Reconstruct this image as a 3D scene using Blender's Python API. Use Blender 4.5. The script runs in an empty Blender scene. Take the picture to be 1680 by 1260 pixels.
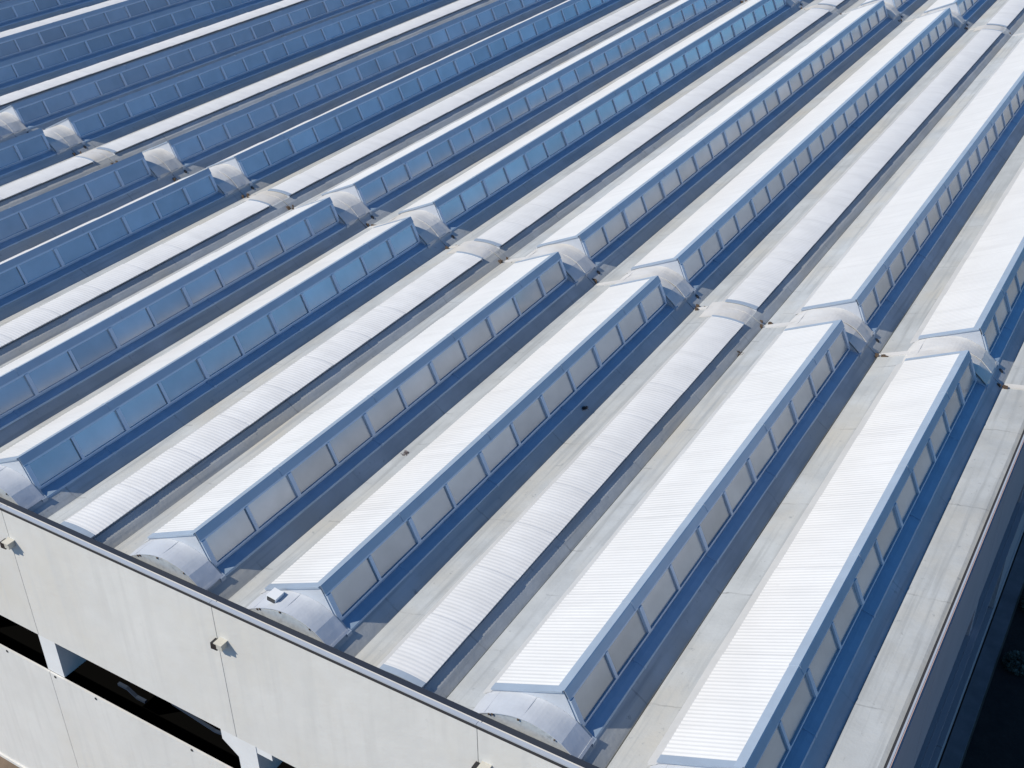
import bpy, math, random
from mathutils import Vector, Matrix, noise
random.seed(7)
S = bpy.context.scene
U = 2.5                      # metres per layout unit (all shapes below are written in layout units)

# ------------------------------------------------------------------ camera
cam_d = bpy.data.cameras.new('camera'); cam = bpy.data.objects.new('camera', cam_d)
S.collection.objects.link(cam); S.camera = cam
F_PX, YAW, PIT, ROLL = 1949.94, 0.548143, 0.552240, 0.016734
CAM = Vector((1.276436, -4.501046, 5.311330))
f_ = Vector((-math.sin(YAW)*math.cos(PIT), math.cos(YAW)*math.cos(PIT), -math.sin(PIT)))
r0 = Vector((math.cos(YAW), math.sin(YAW), 0)); d0 = f_.cross(r0)
r_ = math.cos(ROLL)*r0 + math.sin(ROLL)*d0; d_ = -math.sin(ROLL)*r0 + math.cos(ROLL)*d0
M = Matrix((r_, -d_, -f_)).transposed().to_4x4(); M.translation = CAM*U
cam.matrix_world = M
cam_d.lens = F_PX/1680*36; cam_d.sensor_width = 36; cam_d.clip_start = 0.1; cam_d.clip_end = 3000
def project(p):
    v = Vector(p)-CAM; z = v.dot(f_)
    return (840+F_PX*v.dot(r_)/z, 630+F_PX*v.dot(d_)/z) if z > .1 else (-9999, -9999)

# ------------------------------------------------------------------ world and sun
SUN = Vector((-.322, -.30, .40)).normalized()
elev = math.asin(SUN.z); rot = math.atan2(SUN.x, SUN.y)
w = bpy.data.worlds.new('World'); S.world = w; w.use_nodes = True
nt = w.node_tree; bg = nt.nodes['Background']
sky = nt.nodes.new('ShaderNodeTexSky'); sky.sky_type = 'NISHITA'; sky.sun_disc = False
sky.sun_elevation = elev; sky.sun_rotation = rot % (2*math.pi)
sky.altitude = 1500; sky.air_density = 0.8; sky.dust_density = 0.0; sky.ozone_density = 8.0
hue = nt.nodes.new('ShaderNodeMix'); hue.data_type = 'RGBA'; hue.blend_type = 'MULTIPLY'; hue.inputs[0].default_value = 1
hue.inputs[7].default_value = (.66, .98, 1.0, 1); nt.links.new(sky.outputs[0], hue.inputs[6])
nt.links.new(hue.outputs[2], bg.inputs[0]); bg.inputs[1].default_value = 0.138
sl = bpy.data.lights.new('sun', 'SUN'); sl.energy = 4.6; sl.angle = math.radians(.5); sl.color = (1, .925, .79)
so = bpy.data.objects.new('sun', sl); S.collection.objects.link(so)
so.rotation_euler = (-SUN).to_track_quat('-Z', 'Y').to_euler()
S.view_settings.view_transform = 'Standard'; S.view_settings.look = 'None'
S.view_settings.exposure = 0.0; S.view_settings.gamma = 1; S.view_settings.use_curve_mapping = False

# ------------------------------------------------------------------ materials
def mat(name, col, rough=.6, metal=0., var=.0, vscale=3., spots=0., streak=None, bump=0., bscale=8., spec=.5, tint=None, seam=0, objvar=0, stretch=(1, 1, 1), islands=0.):
    m = bpy.data.materials.new(name); m.use_nodes = True; t = m.node_tree; n = t.nodes; l = t.links
    b = n['Principled BSDF']; b.inputs['Roughness'].default_value = rough; b.inputs['Metallic'].default_value = metal
    b.inputs['Specular IOR Level'].default_value = spec
    b.inputs['Base Color'].default_value = (*col, 1)
    g = n.new('ShaderNodeNewGeometry')
    vm = n.new('ShaderNodeVectorMath'); vm.operation = 'MULTIPLY'; vm.inputs[1].default_value = stretch
    l.new(g.outputs['Position'], vm.inputs[0]); vec = vm.outputs[0]
    out = None
    def noise_(scale, detail=5, rough_=.6):
        x = n.new('ShaderNodeTexNoise'); x.inputs['Scale'].default_value = scale; x.inputs['Detail'].default_value = detail
        x.inputs['Roughness'].default_value = rough_; l.new(vec, x.inputs['Vector']); return x.outputs['Fac']
    def mixc(fac, a, bcol, mode='MIX'):
        x = n.new('ShaderNodeMix'); x.data_type = 'RGBA'; x.blend_type = mode
        l.new(fac, x.inputs[0])
        if isinstance(a, tuple): x.inputs[6].default_value = (*a, 1)
        else: l.new(a, x.inputs[6])
        if isinstance(bcol, tuple): x.inputs[7].default_value = (*bcol, 1)
        else: l.new(bcol, x.inputs[7])
        return x.outputs[2]
    def ramp(sock, a, b_):
        x = n.new('ShaderNodeMapRange'); x.inputs[1].default_value = a; x.inputs[2].default_value = b_
        l.new(sock, x.inputs[0]); return x.outputs[0]
    if var:
        lo = tuple(c*(1-var) for c in col); hi = tuple(min(1, c*(1+var*.7)) for c in col)
        out = mixc(ramp(noise_(vscale), .3, .7), lo, hi)
        if tint: out = mixc(ramp(noise_(vscale*.35), .45, .72), out, tint)
    if spots:
        dk = tuple(c*(1-spots) for c in col)
        out = mixc(ramp(noise_(vscale*5, 3, .7), .64, .74), out if out else col, dk)
    if streak:
        axis, sc, amt = streak
        sp = n.new('ShaderNodeTexNoise'); sp.inputs['Scale'].default_value = 1; sp.inputs['Detail'].default_value = 4
        mv = n.new('ShaderNodeVectorMath'); mv.operation = 'MULTIPLY'; mv.inputs[1].default_value = sc
        l.new(g.outputs['Position'], mv.inputs[0]); l.new(mv.outputs[0], sp.inputs['Vector'])
        dk = tuple(c*(1-amt) for c in col)
        out = mixc(ramp(sp.outputs['Fac'], .5, .75), out if out else col, dk)
    if seam:                                    # casting joints across the beams, every few metres
        sx = n.new('ShaderNodeSeparateXYZ'); l.new(g.outputs['Position'], sx.inputs[0])
        def M_(op, a, b=None):
            x = n.new('ShaderNodeMath'); x.operation = op
            for i_, q in enumerate((a, b)):
                if q is None: continue
                if isinstance(q, (int, float)): x.inputs[i_].default_value = q
                else: l.new(q, x.inputs[i_])
            return x.outputs[0]
        off = M_('FLOOR', M_('MULTIPLY', sx.outputs['X'], .43))
        yy = M_('ADD', M_('ADD', sx.outputs['Y'], M_('MULTIPLY', off, 1.37)), M_('MULTIPLY', noise_(1.3), .25))
        fr = M_('FRACT', M_('DIVIDE', yy, seam))
        ln = M_('MULTIPLY', M_('LESS_THAN', fr, .012), ramp(noise_(2.2), .38, .6))
        out = mixc(M_('MULTIPLY', ln, .28), out, (.05, .05, .05))
    if islands:
        rr = n.new('ShaderNodeMapRange'); rr.inputs[3].default_value = 1-islands; rr.inputs[4].default_value = 1
        l.new(g.outputs['Random Per Island'], rr.inputs[0])
        hv = n.new('ShaderNodeHueSaturation'); hv.inputs['Color'].default_value = (*col, 1)
        if out: l.new(out, hv.inputs['Color'])
        l.new(rr.outputs[0], hv.inputs['Value']); out = hv.outputs[0]
    if objvar:
        oi = n.new('ShaderNodeObjectInfo'); rr = n.new('ShaderNodeMapRange'); rr.inputs[3].default_value = 1-objvar; rr.inputs[4].default_value = 1+objvar*.6
        l.new(oi.outputs['Random'], rr.inputs[0])
        hv = n.new('ShaderNodeHueSaturation'); hv.inputs['Color'].default_value = (*col, 1)
        if out: l.new(out, hv.inputs['Color'])
        l.new(rr.outputs[0], hv.inputs['Value']); out = hv.outputs[0]
    if out: l.new(out, b.inputs['Base Color'])
    if bump:
        bm = n.new('ShaderNodeBump'); bm.inputs['Strength'].default_value = 1; bm.inputs['Distance'].default_value = bump
        l.new(noise_(bscale, 3), bm.inputs['Height']); l.new(bm.outputs[0], b.inputs['Normal'])
    return m
CONC = mat('roof_concrete', (.445, .475, .50), .85, var=.15, vscale=1.1, spots=.32, streak=('y', (9, .35, 9), .26), bump=.006, bscale=9, tint=(.475, .465, .43), seam=3.0, objvar=.07)
WALL = mat('panel_concrete', (.69, .68, .655), .8, var=.055, vscale=.8, spots=.05, streak=('z', (5, 5, .3), .09), bump=.006, bscale=4, tint=(.65, .62, .56), objvar=.03)
WALL2 = mat('column_concrete', (.74, .75, .76), .8, var=.04, vscale=2)
WHITE = mat('white_corrugated_sheet', (.71, .71, .705), .5, objvar=.05, var=.05, vscale=.8, spots=.05, streak=('x', (.6, 5, .6), .08))
VSHEET = mat('aged_corrugated_sheet', (.75, .755, .76), .42, objvar=.04, var=.06, vscale=1.4, streak=('x', (.8, 4, .8), .09))
TRIM = mat('pale_blue_metal', (.36, .43, .52), .42, metal=.12, objvar=.08, var=.07, vscale=2)
SKIRT = mat('blue_grey_flashing', (.35, .46, .58), .42, metal=.2, objvar=.08, var=.10, vscale=2, bump=.004, bscale=4)
FRAME = mat('window_frame_metal', (.50, .57, .66), .4, metal=.15)
GABLE = mat('galvanised_sheet', (.52, .55, .60), .55, metal=.05, var=.06, vscale=2.2, bump=.01, bscale=3)
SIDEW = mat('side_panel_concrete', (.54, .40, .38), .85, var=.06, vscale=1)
SADDLE = mat('weathered_sheet', (.60, .60, .60), .6, var=.06, vscale=2, bump=.02, bscale=2.5, tint=(.56, .53, .48))
LIGHTFL = mat('pale_flashing', (.52, .53, .54), .5, var=.07, vscale=2)
GLASS = mat('window_pane', (.46, .48, .50), .2, metal=.5, objvar=.14, var=.10, vscale=1.3, bump=.003, bscale=1.1)
CAPM = mat('cap_metal', (.50, .54, .60), .4, metal=.2, var=.04)
CAPSHADE = mat('painted_cap_shade', (.018, .026, .045), .75)  # dark blue colour standing in for the shade behind the front cap
JOINT = mat('joint_filler', (.44, .43, .40), .9, var=.2, vscale=3)
CABLE = mat('dark_cable', (.022, .035, .06), .6)
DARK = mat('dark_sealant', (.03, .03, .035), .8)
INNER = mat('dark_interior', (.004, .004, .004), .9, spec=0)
GROUND = mat('yard_ground', (.17, .125, .09), .95, var=.3, vscale=.9, spots=.3, bump=.03, bscale=3)
ASPH = mat('dark_asphalt', (.028, .016, .012), .95, var=.4, vscale=2.5, spots=.4, bump=.02, bscale=10)
PAVE = mat('pavement', (.20, .17, .17), .9, var=.2, vscale=2)
LEAF = mat('dark_leaf', (.11, .12, .085), .7, islands=.7)
RUST = mat('brown_debris', (.10, .07, .05), .95, var=.4, vscale=20)
LAMPW = mat('lamp_housing', (.55, .53, .47), .5, var=.05, vscale=8)
LENS = mat('lamp_glass', (.02, .02, .022), .2)

# ------------------------------------------------------------------ mesh helper
class MB:
    def __init__(s): s.v = []; s.f = []; s.sm = []
    def add(s, vs, fs, smooth=False):
        o = len(s.v); s.v += [tuple(p) for p in vs]; s.f += [tuple(i+o for i in f) for f in fs]; s.sm += [smooth]*len(fs); return s
    def box(s, x0, x1, y0, y1, z0, z1):
        vs = [(x, y, z) for x in (x0, x1) for y in (y0, y1) for z in (z0, z1)]
        return s.add(vs, [(0, 1, 3, 2), (4, 6, 7, 5), (0, 4, 5, 1), (2, 3, 7, 6), (0, 2, 6, 4), (1, 5, 7, 3)])
    def prism(s, poly, y0, y1):             # poly in x,z extruded along y, counter-clockwise seen from -y
        n = len(poly)
        vs = [(x, y0, z) for x, z in poly]+[(x, y1, z) for x, z in poly]
        return s.add(vs, [tuple(range(n)), tuple(range(2*n-1, n-1, -1))]+[(i, i+n, (i+1) % n+n, (i+1) % n) for i in range(n)])
    def strip(s, line, y0, y1, th, cuts=1, jit=None, smooth=False):   # a sheet of thickness th below an x,z polyline
        nrm = []
        for i in range(len(line)):
            a = line[max(0, i-1)]; b = line[min(len(line)-1, i+1)]
            dx, dz = b[0]-a[0], b[1]-a[1]; L = math.hypot(dx, dz) or 1; nrm.append((-dz/L, dx/L))
        ys = [y0+(y1-y0)*k/cuts for k in range(cuts+1)]; n = len(line)
        top = []; bot = []
        for y in ys:
            for (x, z), (nx, nz) in zip(line, nrm):
                j = jit(x, y) if jit else 0
                top.append((x+nx*j, y, z+nz*j)); bot.append((x+nx*(j-th), y, z+nz*(j-th)))
        fs = []
        m = len(top)
        for k in range(cuts):
            for i in range(n-1):
                a = k*n+i
                fs.append((a, a+1, a+n+1, a+n)); fs.append((m+a, m+a+n, m+a+n+1, m+a+1))
            fs.append((k*n, k*n+n, m+k*n+n, m+k*n)); e = k*n+n-1; fs.append((e, m+e, m+e+n, e+n))
        for i in range(n-1):
            fs.append((i, m+i, m+i+1, i+1)); a = cuts*n+i; fs.append((a, a+1, m+a+1, m+a))
        return s.add(top+bot, fs, smooth)
    def build(s, name, m, parent=None, loc=(0, 0, 0)):
        me = bpy.data.meshes.new(name)
        me.from_pydata([(x*U, y*U, z*U) for x, y, z in s.v], [], s.f)
        me.polygons.foreach_set('use_smooth', s.sm); me.materials.append(m); me.update()
        o = bpy.data.objects.new(name, me); S.collection.objects.link(o)
        o.location = Vector(loc)*U
        if parent: o.parent = parent
        return o
def tag(o, label=None, cat=None, group=None, kind=None):
    for k, v in (('label', label), ('category', cat), ('group', group), ('kind', kind)):
        if v: o[k] = v
    return o
def empty(name, loc):
    o = bpy.data.objects.new(name, None); S.collection.objects.link(o); o.location = Vector(loc)*U; o.empty_display_size = .3
    return o
def copy_tree(o, parent=None):
    c = o.copy(); S.collection.objects.link(c)
    if parent: c.parent = parent
    for ch in list(o.children): copy_tree(ch, c)
    return c

# ------------------------------------------------------------------ layout
ZG = -3.67                                   # ground level
BAY = [(0.0, 5.326), (5.788, 17.104), (17.566, 24.0)]
T = 3.0; S2 = -1.1385; VC = -2.245
UNITS = []                                   # (kind, x)
for k in range(8): UNITS += [('S', -T*k), ('S', -T*k+S2), ('V', -T*k+VC)]
XL = -T*8+.33
# ------------------------------------------------------------------ ground
g = MB(); g.add([(-160, -120, ZG), (160, -120, ZG), (160, 160, ZG), (-160, 160, ZG)], [(0, 1, 2, 3)])
tag(g.build('ground', GROUND), kind='structure')
g = MB(); g.box(.88, 60, -1.5, 60, ZG-.05, ZG+.004); tag(g.build('side_road', ASPH), kind='structure')
g = MB(); g.box(.70, .86, -1.5, 60, ZG-.05, ZG+.05); tag(g.build('pavement', PAVE), kind='structure')

# ------------------------------------------------------------------ building shell
hall = empty('factory_hall', (-9, 8, ZG))
tag(hall, 'long concrete factory hall whose vaulted roof carries rows of skylights', 'building')
HO = Vector((-9, 8, ZG))
def part(mb, name, m, parent=hall, off=None):
    o = Vector(off) if off else HO
    mb.v = [(x-o.x, y-o.y, z-o.z) for x, y, z in mb.v]
    return mb.build(name, m, parent)

ARC_S = [(-.805, -.405), (-.66, -.348), (-.53, -.296), (-.44, -.238), (-.35, -.196), (-.24, -.163), (-.13, -.150), (-.05, -.160), (.02, -.180), (.095, -.214), (.155, -.262), (.21, -.310), (.325, -.405)]
ARC_V = [(-.433, -.405), (-.30, -.352), (-.19, -.312), (-.12, -.300), (0, -.292), (.10, -.302), (.165, -.330), (.295, -.405)]
LW_S = [(-.805, -.405), (-.70, -.362), (-.60, -.327), (-.515, -.296)]
RW_S = [(.10, -.293), (.21, -.318), (.27, -.362), (.325, -.405)]
LW_V = [(-.433, -.405), (-.30, -.352), (-.20, -.318), (-.13, -.300)]
RW_V = [(.12, -.310), (.175, -.317), (.235, -.352), (.295, -.400)]
def fine(P, n=3):
    out = []
    for i in range(len(P)-1):
        p0 = P[max(0, i-1)]; p1 = P[i]; p2 = P[i+1]; p3 = P[min(len(P)-1, i+2)]
        for k in range(n):
            t = k/n
            out.append(tuple(.5*(2*p1[j]+(p2[j]-p0[j])*t+(2*p0[j]-5*p1[j]+4*p2[j]-p3[j])*t*t+(3*p1[j]-p0[j]-3*p2[j]+p3[j])*t**3) for j in (0, 1)))
    return out+[P[-1]]
def blockpoly(arc, dz=0, depth=-.62):
    return [(arc[0][0], depth)]+[(arc[-1][0], depth)]+[(x, z+dz) for x, z in reversed(arc)]
def beam(kind, x, y0, y1, front, back):
    """one vaulted roof beam: two wings along its length, solid arched ends"""
    m = MB(); arc, lw, rw = (ARC_S, LW_S, RW_S) if kind == 'S' else (ARC_V, LW_V, RW_V)
    sh = lambda P: [(x+a, b) for a, b in P]
    a0 = y0-(.20 if front else .224); a1 = y1+.224
    # lip where this beam meets the next one to its left
    l2 = [(lw[0][0]+.006, lw[0][1]+.016)]+lw[1:]
    poly = lambda P: [(P[0][0], -.55), (P[-1][0], -.55)]+list(reversed(P))
    m.prism(sh(poly(l2)), a0, a1)
    m.prism(sh(poly(rw)), a0, a1)
    inner = [p for p in arc if lw[-1][0]+.001 < p[0] < rw[0][0]-.001]
    e0, e1 = lw[-1], rw[0]
    def endcap(ya, yb):
        pts = [q for q in arc if q[0] >= (l2[0][0])]
        P = [(p[0], p[1]+.001) for p in arc[1:-1]]
        m.prism(sh(poly([(arc[0][0]+.02, -.43)]+P+[(arc[-1][0]-.02, -.43)])), ya, yb)
    endcap(a0-.004, y0+.012); endcap(y1-.012, a1+.004)
    o = part(m, 'roof_beam', CONC)
    return o
for bi, (y0, y1) in enumerate(BAY):
    for kind, x in UNITS:
        beam(kind, x, y0, y1, bi == 0, bi == len(BAY)-1)
# flat concrete edge beside the last unit
m = MB()
m.prism([(.3265, -.55), (.632, -.55), (.632, -.352), (.60, -.345), (.345, -.388), (.3265, -.393)], -.204, 24.23); part(m, 'roof_edge', CONC)
# gutters closed by a slab under the beams, black inside
m = MB(); m.box(XL, .60, -.26, 24.2, -.66, -.56); part(m, 'roof_slab', INNER)
m = MB(); m.box(XL, .60, -.27, -.208, -.60, -.42); part(m, 'edge_gutter', CONC)

# front wall
JX = [.60+.07, -1.56, -3.72, -5.88, -8.04, -10.2, -12.36, -14.52, -16.68, -18.84, -21.0, -23.1]
for a, b in zip(JX[1:], JX[:-1]):
    gp = .003
    m = MB(); m.box(a+gp, b-gp, -.33, -.27, -1.53, -.236); part(m, 'wall_panel', WALL)
    m = MB(); m.box(a+gp, b-gp, -.334, -.318, ZG-.02, -1.95)
    pl = part(m, 'wall_panel', WALL)
    if a > -9:
        for fx in (.03, .255, .75):
            bx = a+(b-a)*fx
            bo = MB(); r = .013
            ring = [(bx+r*math.cos(t*math.pi/4), -1.975+r*math.sin(t*math.pi/4)) for t in range(8)]
            bo.prism(ring, -.338, -.328); part(bo, 'anchor_hole', DARK, pl)
    # column in the strip opening, standing on the lower panel
    m = MB(); m.box(a-.03, a+.17, -.318, -.02, -1.945, -1.53)
    c = part(m, 'column', WALL2)
    if abs(a+3.72) < .01:
        m = MB(); m.prism([(a-.03, -1.78), (a-.03, -1.532), (a-.18, -1.532), (a-.18, -1.66)], -.314, -.10); part(m, 'haunch', WALL2)
        m = MB(); m.box(a+.17, a+.32, -.314, -.10, -1.62, -1.532); part(m, 'haunch', WALL2)
    # joint line, set back dark sealant
    m = MB(); m.box(a-gp+.0005, a+gp-.0005, -.3275, -.275, -1.53, -.24); m.box(a-gp+.0005, a+gp-.0005, -.3305, -.319, ZG, -1.95); part(m, 'wall_joint', JOINT)
# plinth and dark room behind the openings
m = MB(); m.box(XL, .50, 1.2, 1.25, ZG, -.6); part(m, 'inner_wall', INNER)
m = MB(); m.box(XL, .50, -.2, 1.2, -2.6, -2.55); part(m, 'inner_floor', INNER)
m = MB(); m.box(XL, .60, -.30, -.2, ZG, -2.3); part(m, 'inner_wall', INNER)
m = MB(); m.box(XL, .665, -.352, -.335, ZG, ZG+.035); part(m, 'plinth', WALL)
m = MB()
pp = [(-5.28+.1*t, -1.96-.018*t+.02*math.sin(t*2.1)) for t in range(4)]
for (x0, z0), (x1, z1) in zip(pp, pp[1:]): m.prism([(x0, z0-.012), (x1, z1-.012), (x1, z1+.012), (x0, z0+.012)], -.14, -.115)
part(m, 'cable', CABLE)
m = MB()
pp = [(-4.63+.09*t, -1.83-.012*(5-abs(5-t))*1.2) for t in range(11)]
for (x0, z0), (x1, z1) in zip(pp, pp[1:]): m.prism([(x0, z0-.010), (x1, z1-.010), (x1, z1+.010), (x0, z0+.010)], -.15, -.13)
part(m, 'cable', CABLE)
# front cap flashing: raised, with a dark lip under its outer drip
m = MB()
xs = [XL]+JX[::-1][1:-1]+[.685]
for a, b in zip(xs, xs[1:]):
    m.box(a+.0015, b-.0015, -.337, -.309, -.208, -.197)
part(m, 'wall_cap', CAPM)
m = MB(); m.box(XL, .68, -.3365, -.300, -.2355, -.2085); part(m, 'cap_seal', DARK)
m = MB(); m.box(XL, .64, -.3, -.2075, -.36, -.258); part(m, 'cap_shade_strip', CAPSHADE)  # added dark strip that paints the shade band inside the cap

# right wall
ys = [-.33+.06]+[-.33+2.16*k for k in range(1, 12)]
for a, b in zip(ys, ys[1:]):
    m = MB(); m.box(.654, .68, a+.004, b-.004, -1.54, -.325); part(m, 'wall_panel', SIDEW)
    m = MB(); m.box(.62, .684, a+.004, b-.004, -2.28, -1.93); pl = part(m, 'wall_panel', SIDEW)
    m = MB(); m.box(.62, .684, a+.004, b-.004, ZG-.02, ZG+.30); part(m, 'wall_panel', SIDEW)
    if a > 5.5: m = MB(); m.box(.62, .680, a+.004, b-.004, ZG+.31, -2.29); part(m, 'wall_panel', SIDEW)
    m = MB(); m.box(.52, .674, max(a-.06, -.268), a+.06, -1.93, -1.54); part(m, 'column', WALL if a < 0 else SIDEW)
    for fy in (.1, .4, .7):
        m = MB(); yy = a+(b-a)*fy; m.box(.684, .70, yy-.014, yy+.014, -2.22, -2.19); part(m, 'anchor_hole', DARK, pl)
m = MB(); m.box(.50, .60, 1.3, 24.2, ZG, -.6); part(m, 'inner_wall', INNER)
m = MB(); m.box(.686, .735, -.3, 24.2, -1.955, -1.935); part(m, 'wall_ledge', SIDEW)
m = MB(); m.box(.652, .6645, -.30, 24.2, -.305, -.293); part(m, 'wall_cap', CAPM)
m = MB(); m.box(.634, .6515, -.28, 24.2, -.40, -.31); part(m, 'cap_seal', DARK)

# joint strips that cross the roof between two bays
for ya, yb in ((BAY[0][1], BAY[1][0]), (BAY[1][1], BAY[2][0])):
    ym = (ya+yb)/2
    for kind, x in UNITS:
        m = MB()
        arc = ARC_S if kind == 'S' else ARC_V
        e_ = 3 if kind == 'S' else 2; m.strip([(x+a, z+.012) for a, z in arc[:e_]], ym-.035, ym+.035, .02); part(m, 'joint_strip', SADDLE)
    m = MB(); m.strip([(.335, -.380), (.60, -.335)], ym-.035, ym+.035, .02)
    part(m, 'joint_strip', SADDLE)
    m = MB()
    for kind, x in UNITS:
        xr = x+(.325 if kind == 'S' else .295)
        for _ in range(4):
            px = xr+random.uniform(-.06, .16); py = ym+random.choice((-.042, .042))+random.uniform(-.01, .01); s_ = random.uniform(.006, .014)
            m.box(px-s_*1.6, px+s_*1.6, py-s_*.6, py+s_*.6, -.40, -.362+random.uniform(0, .01))
    part(m, 'sealant_patch', RUST)
# drain holes beside the feet of the second and third bay
for bi in (1, 2):
    for kind, x in UNITS:
        if kind == 'S' and project((x, BAY[bi][0], 0))[0] > -60:
            m = MB(); yy = BAY[bi][0]-.035
            ring = [(.02*math.cos(t*math.pi/5), .02*math.sin(t*math.pi/5)) for t in range(10)]
            m.add([(x+.262+a, yy+b, -.349-a*.72) for a, b in ring]+[(x+.262+a*.9, yy+b*.9, -.40) for a, b in ring], [tuple(range(10))]+[(i, i+10, (i+1) % 10+10, (i+1) % 10) for i in range(10)])
            part(m, 'drain_hole', DARK)

# ------------------------------------------------------------------ skylights
PITCH = .034
def corr(line, y0, y1, amp, th, steps=None, sub=4):
    """corrugated sheet: ribs run across (along the x,z line), waves follow one another in y"""
    m = MB(); n = len(line)
    nrm = []
    for i in range(n):
        a = line[max(0, i-1)]; b = line[min(n-1, i+1)]
        dx, dz = b[0]-a[0], b[1]-a[1]; L = math.hypot(dx, dz); nrm.append((-dz/L, dx/L))
    rows = int((y1-y0)/PITCH*sub); top = []; bot = []
    for k in range(rows+1):
        y = y0+(y1-y0)*k/rows
        o = amp*math.sin(2*math.pi*k/sub+.6)
        if steps:
            o += .005*((y-y0) % steps)/steps + .002*noise.noise(Vector((y*3, line[0][0]*7, 0)))
        for (x, z), (nx, nz) in zip(line, nrm): top.append((x+nx*o, y, z+nz*o))
    fs = [(k*n+i, k*n+i+1, (k+1)*n+i+1, (k+1)*n+i) for k in range(rows) for i in range(n-1)]
    m.add(top, fs, True)
    # flat underside and edges
    m.strip([(x-nx*(amp*1.2), z-nz*(amp*1.2)) for (x, z), (nx, nz) in zip(line, nrm)], y0+.001, y1-.001, th)
    return m
def lerp(a, b, t): return (a[0]+(b[0]-a[0])*t, a[1]+(b[1]-a[1])*t)
EAVE = (-.515, -.238); RID = (0., 0.); GA = (.026, -.058); GB = (.116, -.266)
gn = Vector((GA[1]-GB[1], GB[0]-GA[0])).normalized()           # outward normal of the glazing (x,z)
def gp_(t, off):                                                # point on the glazing plane
    p = lerp(GA, GB, t); return (p[0]+gn.x*off, p[1]+gn.y*off)
def crumple(amp, seed):
    return lambda x, y: amp*noise.noise(Vector((x*4+seed, y*6, seed)))
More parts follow.
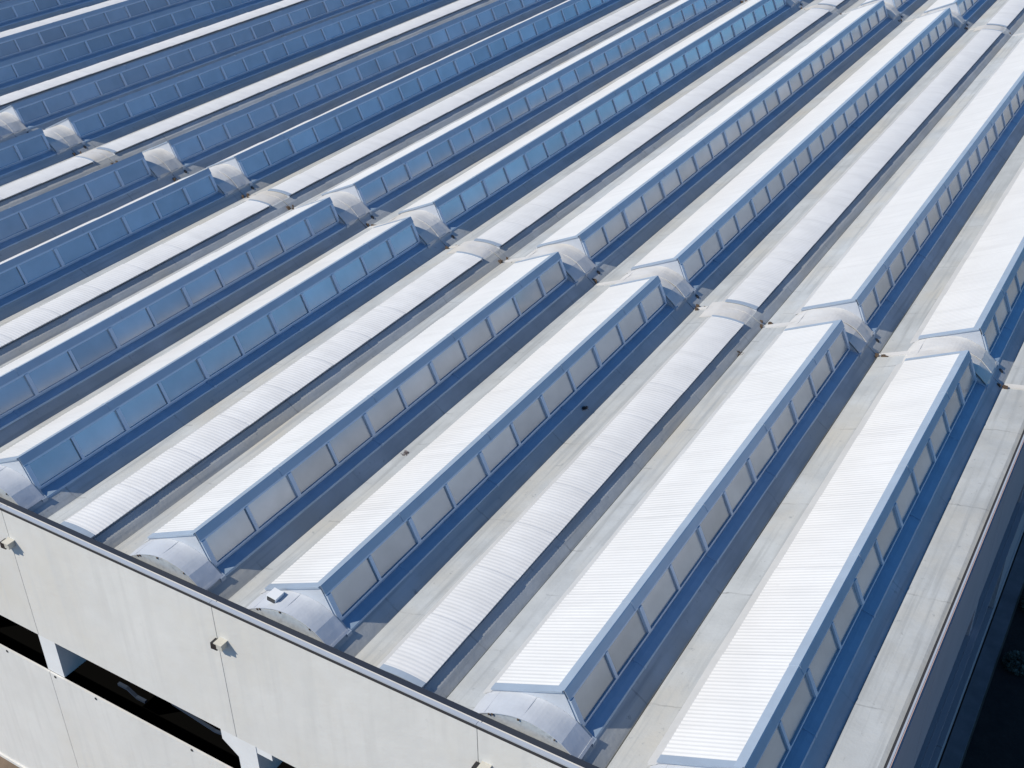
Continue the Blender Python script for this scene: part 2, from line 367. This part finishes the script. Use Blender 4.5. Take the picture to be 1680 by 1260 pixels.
def make_shed(L, back_gap=.2, seed=0, front_skirt=.2):
    base = -.31
    root = empty('ridged_skylight', (0, 0, base))
    def P(mb, name, m, par=None):
        mb.v = [(x, y, z-base) for x, y, z in mb.v]; return mb.build(name, m, par or root)
    P(corr([lerp(EAVE, RID, t) for t in (0, .5, .89)], .03, L-.03, .0016, .006, steps=.97), 'corrugated_panel', WHITE)
    m = MB(); o = .006
    sl_ = Vector((RID[0]-EAVE[0], RID[1]-EAVE[1])).normalized(); nn = (-sl_.y, sl_.x)
    A = lerp(EAVE, RID, .885)
    m.strip([(A[0]+nn[0]*.002, A[1]+nn[1]*.002), (A[0]+nn[0]*o, A[1]+nn[1]*o), (0, .007), (.006, .0), gp_(0, .012), gp_(0, .004)], 0, L, .004)
    yy = .9
    while yy < L-.2:
        m.strip([(A[0]+nn[0]*.009, A[1]+nn[1]*.009), (0, .0105), (.009, .0015), gp_(0, .0155)], yy, yy+.02, .004); yy += 1.21
    P(m, 'ridge_cap', TRIM)
    ends = []
    for ya, yb in ((-.004, .016), (L-.016, L+.004)):
        m = MB()
        poly = [(EAVE[0]-.008, -.36), (.095, -.36), (GB[0]-.002, GB[1]), (GA[0]-.004, GA[1]), (-.003, -.006), (EAVE[0]-.008, EAVE[1]-.008)]
        m.prism(poly, ya, yb); ends.append(P(m, 'end_panel', GABLE))
    for ep, (ya, yb) in zip(ends, ((-.012, .045), (L-.026, L+.012))):
        m = MB()
        A2 = lerp(EAVE, RID, .985); m.strip([(EAVE[0]+nn[0]*.0045, EAVE[1]+nn[1]*.0045), (A2[0]+nn[0]*.0045, A2[1]+nn[1]*.0045)], ya, yb, .012); P(m, 'edge_trim', TRIM, ep)
    # header, sill, posts and mullions of the window band
    n = round(L/.4842); step = L/n
    m = MB()
    m.strip([gp_(0, .006), gp_(.075, .006)], .003, L-.003, .02)
    m.strip([gp_(.955, .009), gp_(1.0, .009)], .003, L-.003, .02)
    for k in range(n+1):
        yc = k*step; hw = .014 if k % 2 else .019
        a, b = (yc-hw, yc+hw)
        if k == 0: a, b = .004, .045
        if k == n: a, b = L-.045, L-.004
        m.strip([gp_(.075, .010 if k % 2 else .014), gp_(.955, .010 if k % 2 else .014)], a, b, .022)
    P(m, 'window_frame', FRAME)
    for k in range(n):
        m = MB(); a = k*step+(.046 if k == 0 else .02); b = (k+1)*step-(.046 if k == n-1 else .02)
        j = random.uniform(-.0012, .0012)
        m.strip([gp_(.076, -.004+j), gp_(.954, -.004-j)], a, b, .005); P(m, 'window', GLASS)
    m = MB(); rng = crumple(.003, seed)
    m.strip([(GB[0]-.004, GB[1]-.004), (GB[0]+.003, -.284), (.16, -.292), (.207, -.306), (.214, -.322)], -.0, L, .004, cuts=max(8, int(L*4)), jit=rng)
    yy = .7
    while yy < L-.2:                                # laps of the flashing lengths
        m.strip([(GB[0]+.005, -.279), (.16, -.288), (.208, -.302), (.217, -.322)], yy, yy+.028, .004); yy += 1.21
    P(m, 'base_flashing', SKIRT)
    m = MB(); m.strip([(-.588, -.318), (-.575, -.309), (-.525, -.272), (-.508, -.246)], -.006, L+.006, .004, cuts=max(6, int(L*3)), jit=crumple(.003, seed+5)); P(m, 'eave_flashing', LIGHTFL)
    # sheets dressed over the arched beam ends
    def skirt(ya, yb, cr, mm, ep):
        m = MB(); up = .012 if mm is GABLE else .020
        A = fine([(-.575, -.330)]+[(x, z+up) for x, z in ARC_S[2:10]], 3)
        B = [(x, z+up) for x, z in ((.0955, -.214), (.155, -.262), (.205, -.306))]+[(.213, -.322)]
        m.strip(A, ya, yb, .006, cuts=6 if mm is GABLE else 4, jit=cr); m.strip(B, ya, yb, .006, cuts=4, jit=cr)
        m.strip([(.196, -.286), (.2, -.280), (.214, -.295), (.217, -.33)], ya-.004, ya+.012, .004)
        m.strip([(.200, -.2835), (.215, -.296)], ya, yb, .005)
        for sx in (-.45, -.19):                # standing laps where the sheets overlap
            zz = next(lerp(a, b, (sx-a[0])/(b[0]-a[0]))[1] for a, b in zip(ARC_S, ARC_S[1:]) if a[0] <= sx < b[0])+up+.001
            m.box(sx, sx+.006, ya+.004, yb-.002, zz-.012, zz+.0022)
        P(m, 'end_flashing', mm, ep)
    skirt(-front_skirt-.006, -.005, crumple(.006 if front_skirt == .2 else .015, seed+1), GABLE if front_skirt == .2 else SADDLE, ends[0])
    if front_skirt == .2:
        for bx in (-.41, -.385, -.20, .05):
            zz = next(lerp(a, b, (bx-a[0])/(b[0]-a[0]))[1] for a, b in zip(ARC_S, ARC_S[1:]) if a[0] <= bx < b[0])
            m = MB(); s_ = random.uniform(.004, .008); m.box(bx-s_, bx+s_, -.212, -.2065, zz-.004, zz+.009); P(m, 'rivet', RUST, ends[0])
    skirt(L+.005, L+.236, crumple(.015, seed+2), SADDLE, ends[1])
    # foot block at the window side
    for ep, (ya, yb) in zip(ends, ((-.035, .012), (L-.012, L+.035))):
        m = MB(); m.prism([(.10, -.33), (.225, -.335), (.222, -.298), (.118, -.270)], ya, yb); P(m, 'corner_flashing', TRIM, ep)
    return root
def make_vault(L, seed=0, f=.19):
    base = -.33
    root = empty('arched_skylight', (0, 0, base))
    def P(mb, name, m, par=None):
        mb.v = [(x, y, z-base) for x, y, z in mb.v]; return mb.build(name, m, par or root)
    ends = []
    X0, X1, ZE, H = -.160, .175, -.289, .015
    pr = []
    for k in range(8):
        t = k/7; x = X0+(X1-X0)*t
        pr.append((x, ZE+H*4*t*(1-t)))
    P(corr(pr, -f+.01, L-.01, .0012, .004, steps=.58), 'corrugated_sheet', VSHEET)
    m = MB(); m.strip([(-.225, -.334), (-.20, -.312), (-.165, -.298)], -f, L, .004, cuts=max(6, int(L*3)), jit=crumple(.003, seed)); P(m, 'eave_flashing', LIGHTFL)
    m = MB(); m.box(.118, .128, -f+.02, L, -.34, -.283); m.box(-.15, -.14, -f+.02, L, -.33, -.290); P(m, 'curb', DARK)
    pe = [(x, z-.006) for x, z in pr]
    for ya, yb in ((-f, -f+.012), (L-.012, L)):
        m = MB(); m.prism([(X0+.006, -.34), (X1-.006, -.34)]+list(reversed(pe)), ya, yb); ends.append(P(m, 'end_panel', GABLE))
    for ep, (ya, yb) in zip(ends, ((-f-.012, -f+.04), (L-.02, L+.012))):
        m = MB(); m.strip([(x, z+.006) for x, z in pr], ya, yb, .008); P(m, 'edge_trim', TRIM, ep)
    for ya, yb in (((-.228, -f+.01),) if f < .15 else ())+((L+.005, L+.234),):
        m = MB(); m.strip(fine([(x, z+.010) for x, z in ARC_V[1:-1]]), ya, yb, .005, cuts=5, jit=crumple(.005, seed+ya)); P(m, 'end_flashing', SADDLE)
    return root
def in_view(kind, x, y0, y1):
    w0, w1 = (-.6, .33) if kind == 'S' else (-.25, .25)
    n = 60
    for k in range(n+1):
        y = y0+(y1-y0)*k/n
        for xx in (x+w0, x, x+w1):
            u, v = project((xx, y, -.2))
            if -15 < u < 1695 and -15 < v < 1275: return True
    return False
ORD = ['', 'first', 'second', 'third', 'fourth', 'fifth', 'sixth', 'seventh', 'eighth', 'ninth', 'tenth', 'eleventh', 'twelfth', 'thirteenth', 'fourteenth', 'fifteenth', 'sixteenth']
ROW = ['front', 'middle', 'far']
for bi, (y0, y1) in enumerate(BAY):
    protos = {}; cnt = {'S': 0, 'V': 0}
    for kind, x in UNITS:
        cnt[kind] += 1
        if not in_view(kind, x, y0, y1): continue
        if kind not in protos:
            o = protos[kind] = (make_shed(y1-y0, seed=bi*3+1, front_skirt=.2 if bi == 0 else .222) if kind == 'S' else make_vault(y1-y0, seed=bi*3+2, f=.185 if bi == 0 else .11))
        else: o = copy_tree(protos[kind])
        o.location = Vector((x+random.uniform(-.004, .004), y0+random.uniform(-.004, .004), -.31 if kind == 'S' else -.33))*U
        e = ORD[cnt[kind]]
        if kind == 'S': tag(o, f'ridged white skylight with blue window band, {e} from the right edge in the {ROW[bi]} row', 'skylight', 'ridged skylights in rows on the roof')
        else: tag(o, f'low arched white skylight without windows, {e} from the right edge in the {ROW[bi]} row', 'skylight', 'low arched skylights between the ridged ones')

# ------------------------------------------------------------------ small things
def fitting(x, z, label):
    o = empty('wall_bracket', (x, -.33, z)); tag(o, label, 'bracket', 'box brackets on the front wall joints')
    m = MB(); m.prism([(-.018, -.022), (.034, -.022), (.034, .028), (-.018, .030)], -.06, 0); hs = m.build('housing', LAMPW, o)
    m = MB(); m.prism([(-.030, .0305), (.040, .0285), (.040, .036), (-.030, .038)], -.07, 0); m.build('lid', LAMPW, hs)
    m = MB(); m.prism([(-.078, -.046), (-.0185, -.042), (-.0185, .012), (-.074, .012)], -.058, -.004); m.build('mouth', LENS, hs)
    return o
fitting(-5.86, -.545, 'small pale box bracket with dark mouth near the left edge of the front wall')
fitting(-3.66, -.545, 'small pale box bracket with dark mouth on the middle joint of the front wall')
fitting(-1.50, -.545, 'small pale box bracket with dark mouth at the bottom edge of the front wall')
# floodlight on the gable of the third ridged skylight
o = empty('floodlight', (-3.325, -.085, -.185)); tag(o, 'small white floodlight with dark glass on the gable of the third ridged skylight', 'floodlight')
m = MB(); m.prism([(-.05, .012), (.025, .005), (.035, .052), (-.045, .062)], -.055, .03); m.build('housing', mat('white_lamp_paint', (.85, .86, .87), .4), o)
m = MB(); m.prism([(-.043, .018), (.020, .012), (.028, .045), (-.038, .053)], -.060, -.0555); m.build('glass', LENS, o)
m = MB(); m.box(-.012, .012, -.02, .05, -.045, -.001); m.build('bracket', LAMPW, o)
m = MB(); m.box(.035, .062, -.075, -.035, -.045, -.012); m.box(.03, .04, -.06, -.045, -.02, .012); m.build('sensor', LENS, o)
# small lens on the gable left of it, at the picture edge
o = empty('gable_lamp', (-6.17, -.03, -.22)); tag(o, 'tiny brown round lamp on a skylight gable at the left picture edge', 'lamp')
ring = [(.018*math.cos(t*math.pi/5), .018*math.sin(t*math.pi/5)) for t in range(10)]
m = MB(); m.prism(ring, -.03, .03); m.build('housing', RUST, o)
m = MB(); m.prism([(a*.7, b*.7) for a, b in ring], -.034, -.0305); m.build('glass', LENS, o)
# debris in the gutters
def clump(x, y, z, s, label, name='debris_clump', cat='debris', n=26, m_=RUST):
    m = MB()
    for _ in range(n):
        a = Vector((random.gauss(0, s*.5), random.gauss(0, s*.5), abs(random.gauss(0, s*.25))))
        d = Vector((random.uniform(-1, 1), random.uniform(-1, 1), random.uniform(-.2, .6))).normalized()*s*.5
        e_ = d.cross(Vector((random.random(), random.random(), 1))).normalized()*s*.2
        up = Vector((0, 0, s*.12))
        q = [a-d, a+e_, a+d, a-e_]
        m.add([tuple(p) for p in q]+[tuple(p+up) for p in q], [(3, 2, 1, 0), (4, 5, 6, 7), (0, 1, 5, 4), (1, 2, 6, 5), (2, 3, 7, 6), (3, 0, 4, 7)])
    o = m.build(name, m_, loc=(x, y, z)); tag(o, label, cat)
clump(-1.93, 4.93, -.40, .035, 'brown leaf debris in the gutter beside the first arched skylight')
clump(-2.74, 3.30, -.345, .022, 'small dark lump in the shaded gutter beside the third ridged skylight', m_=DARK, n=70)
clump(-3.72, 1.98, -.372, .03, 'pale grey lump in the sunlit gutter left of the third ridged skylight', m_=PAVE, n=30)

# shrubs in the shade beside the building
def shrub(x, y, r, h, label, n=1500):
    o = empty('shrub', (x, y, ZG)); tag(o, label, 'shrub', 'dark shrubs along the side road')
    m = MB()
    for _ in range(n):
        th = random.uniform(0, 2*math.pi); rr = r*math.sqrt(random.random()); zz = h*random.random()**.6*(1-.5*(rr/r)**2)
        zz *= .7+.5*noise.noise(Vector((math.cos(th)*2+x, math.sin(th)*2+y, zz*3)))
        c = Vector((rr*math.cos(th), rr*math.sin(th), max(.02, zz))); s_ = random.uniform(.015, .035)
        a = Vector((random.uniform(-1, 1), random.uniform(-1, 1), random.uniform(-.5, .5))).normalized()*s_
        b = a.cross(Vector((random.uniform(-1, 1), random.uniform(-1, 1), 1))).normalized()*s_*.5
        m.add([tuple(c-a), tuple(c+b), tuple(c+a), tuple(c-b)], [(0, 1, 2, 3)])
    m.build('foliage', LEAF, o)
    m = MB()
    for k in range(7):
        th = k*.9; b = Vector((r*.6*math.cos(th), r*.6*math.sin(th), h*.6)); 
        w_ = .008
        m.add([(w_, 0, 0), (-w_, w_, 0), (-w_, -w_, 0), tuple(b)], [(0, 1, 3), (1, 2, 3), (2, 0, 3)])
    m.build('stem', RUST, o)
shrub(1.07, 5.75, .15, .16, 'dark low shrub beside the side road, nearest the bottom right corner', 700)
shrub(1.10, 6.75, .19, .22, 'dark bushy shrub beside the side road, middle of the three', 1000)
shrub(1.16, 8.2, .24, .28, 'dark bushy shrub beside the side road, farthest along the building', 1300)
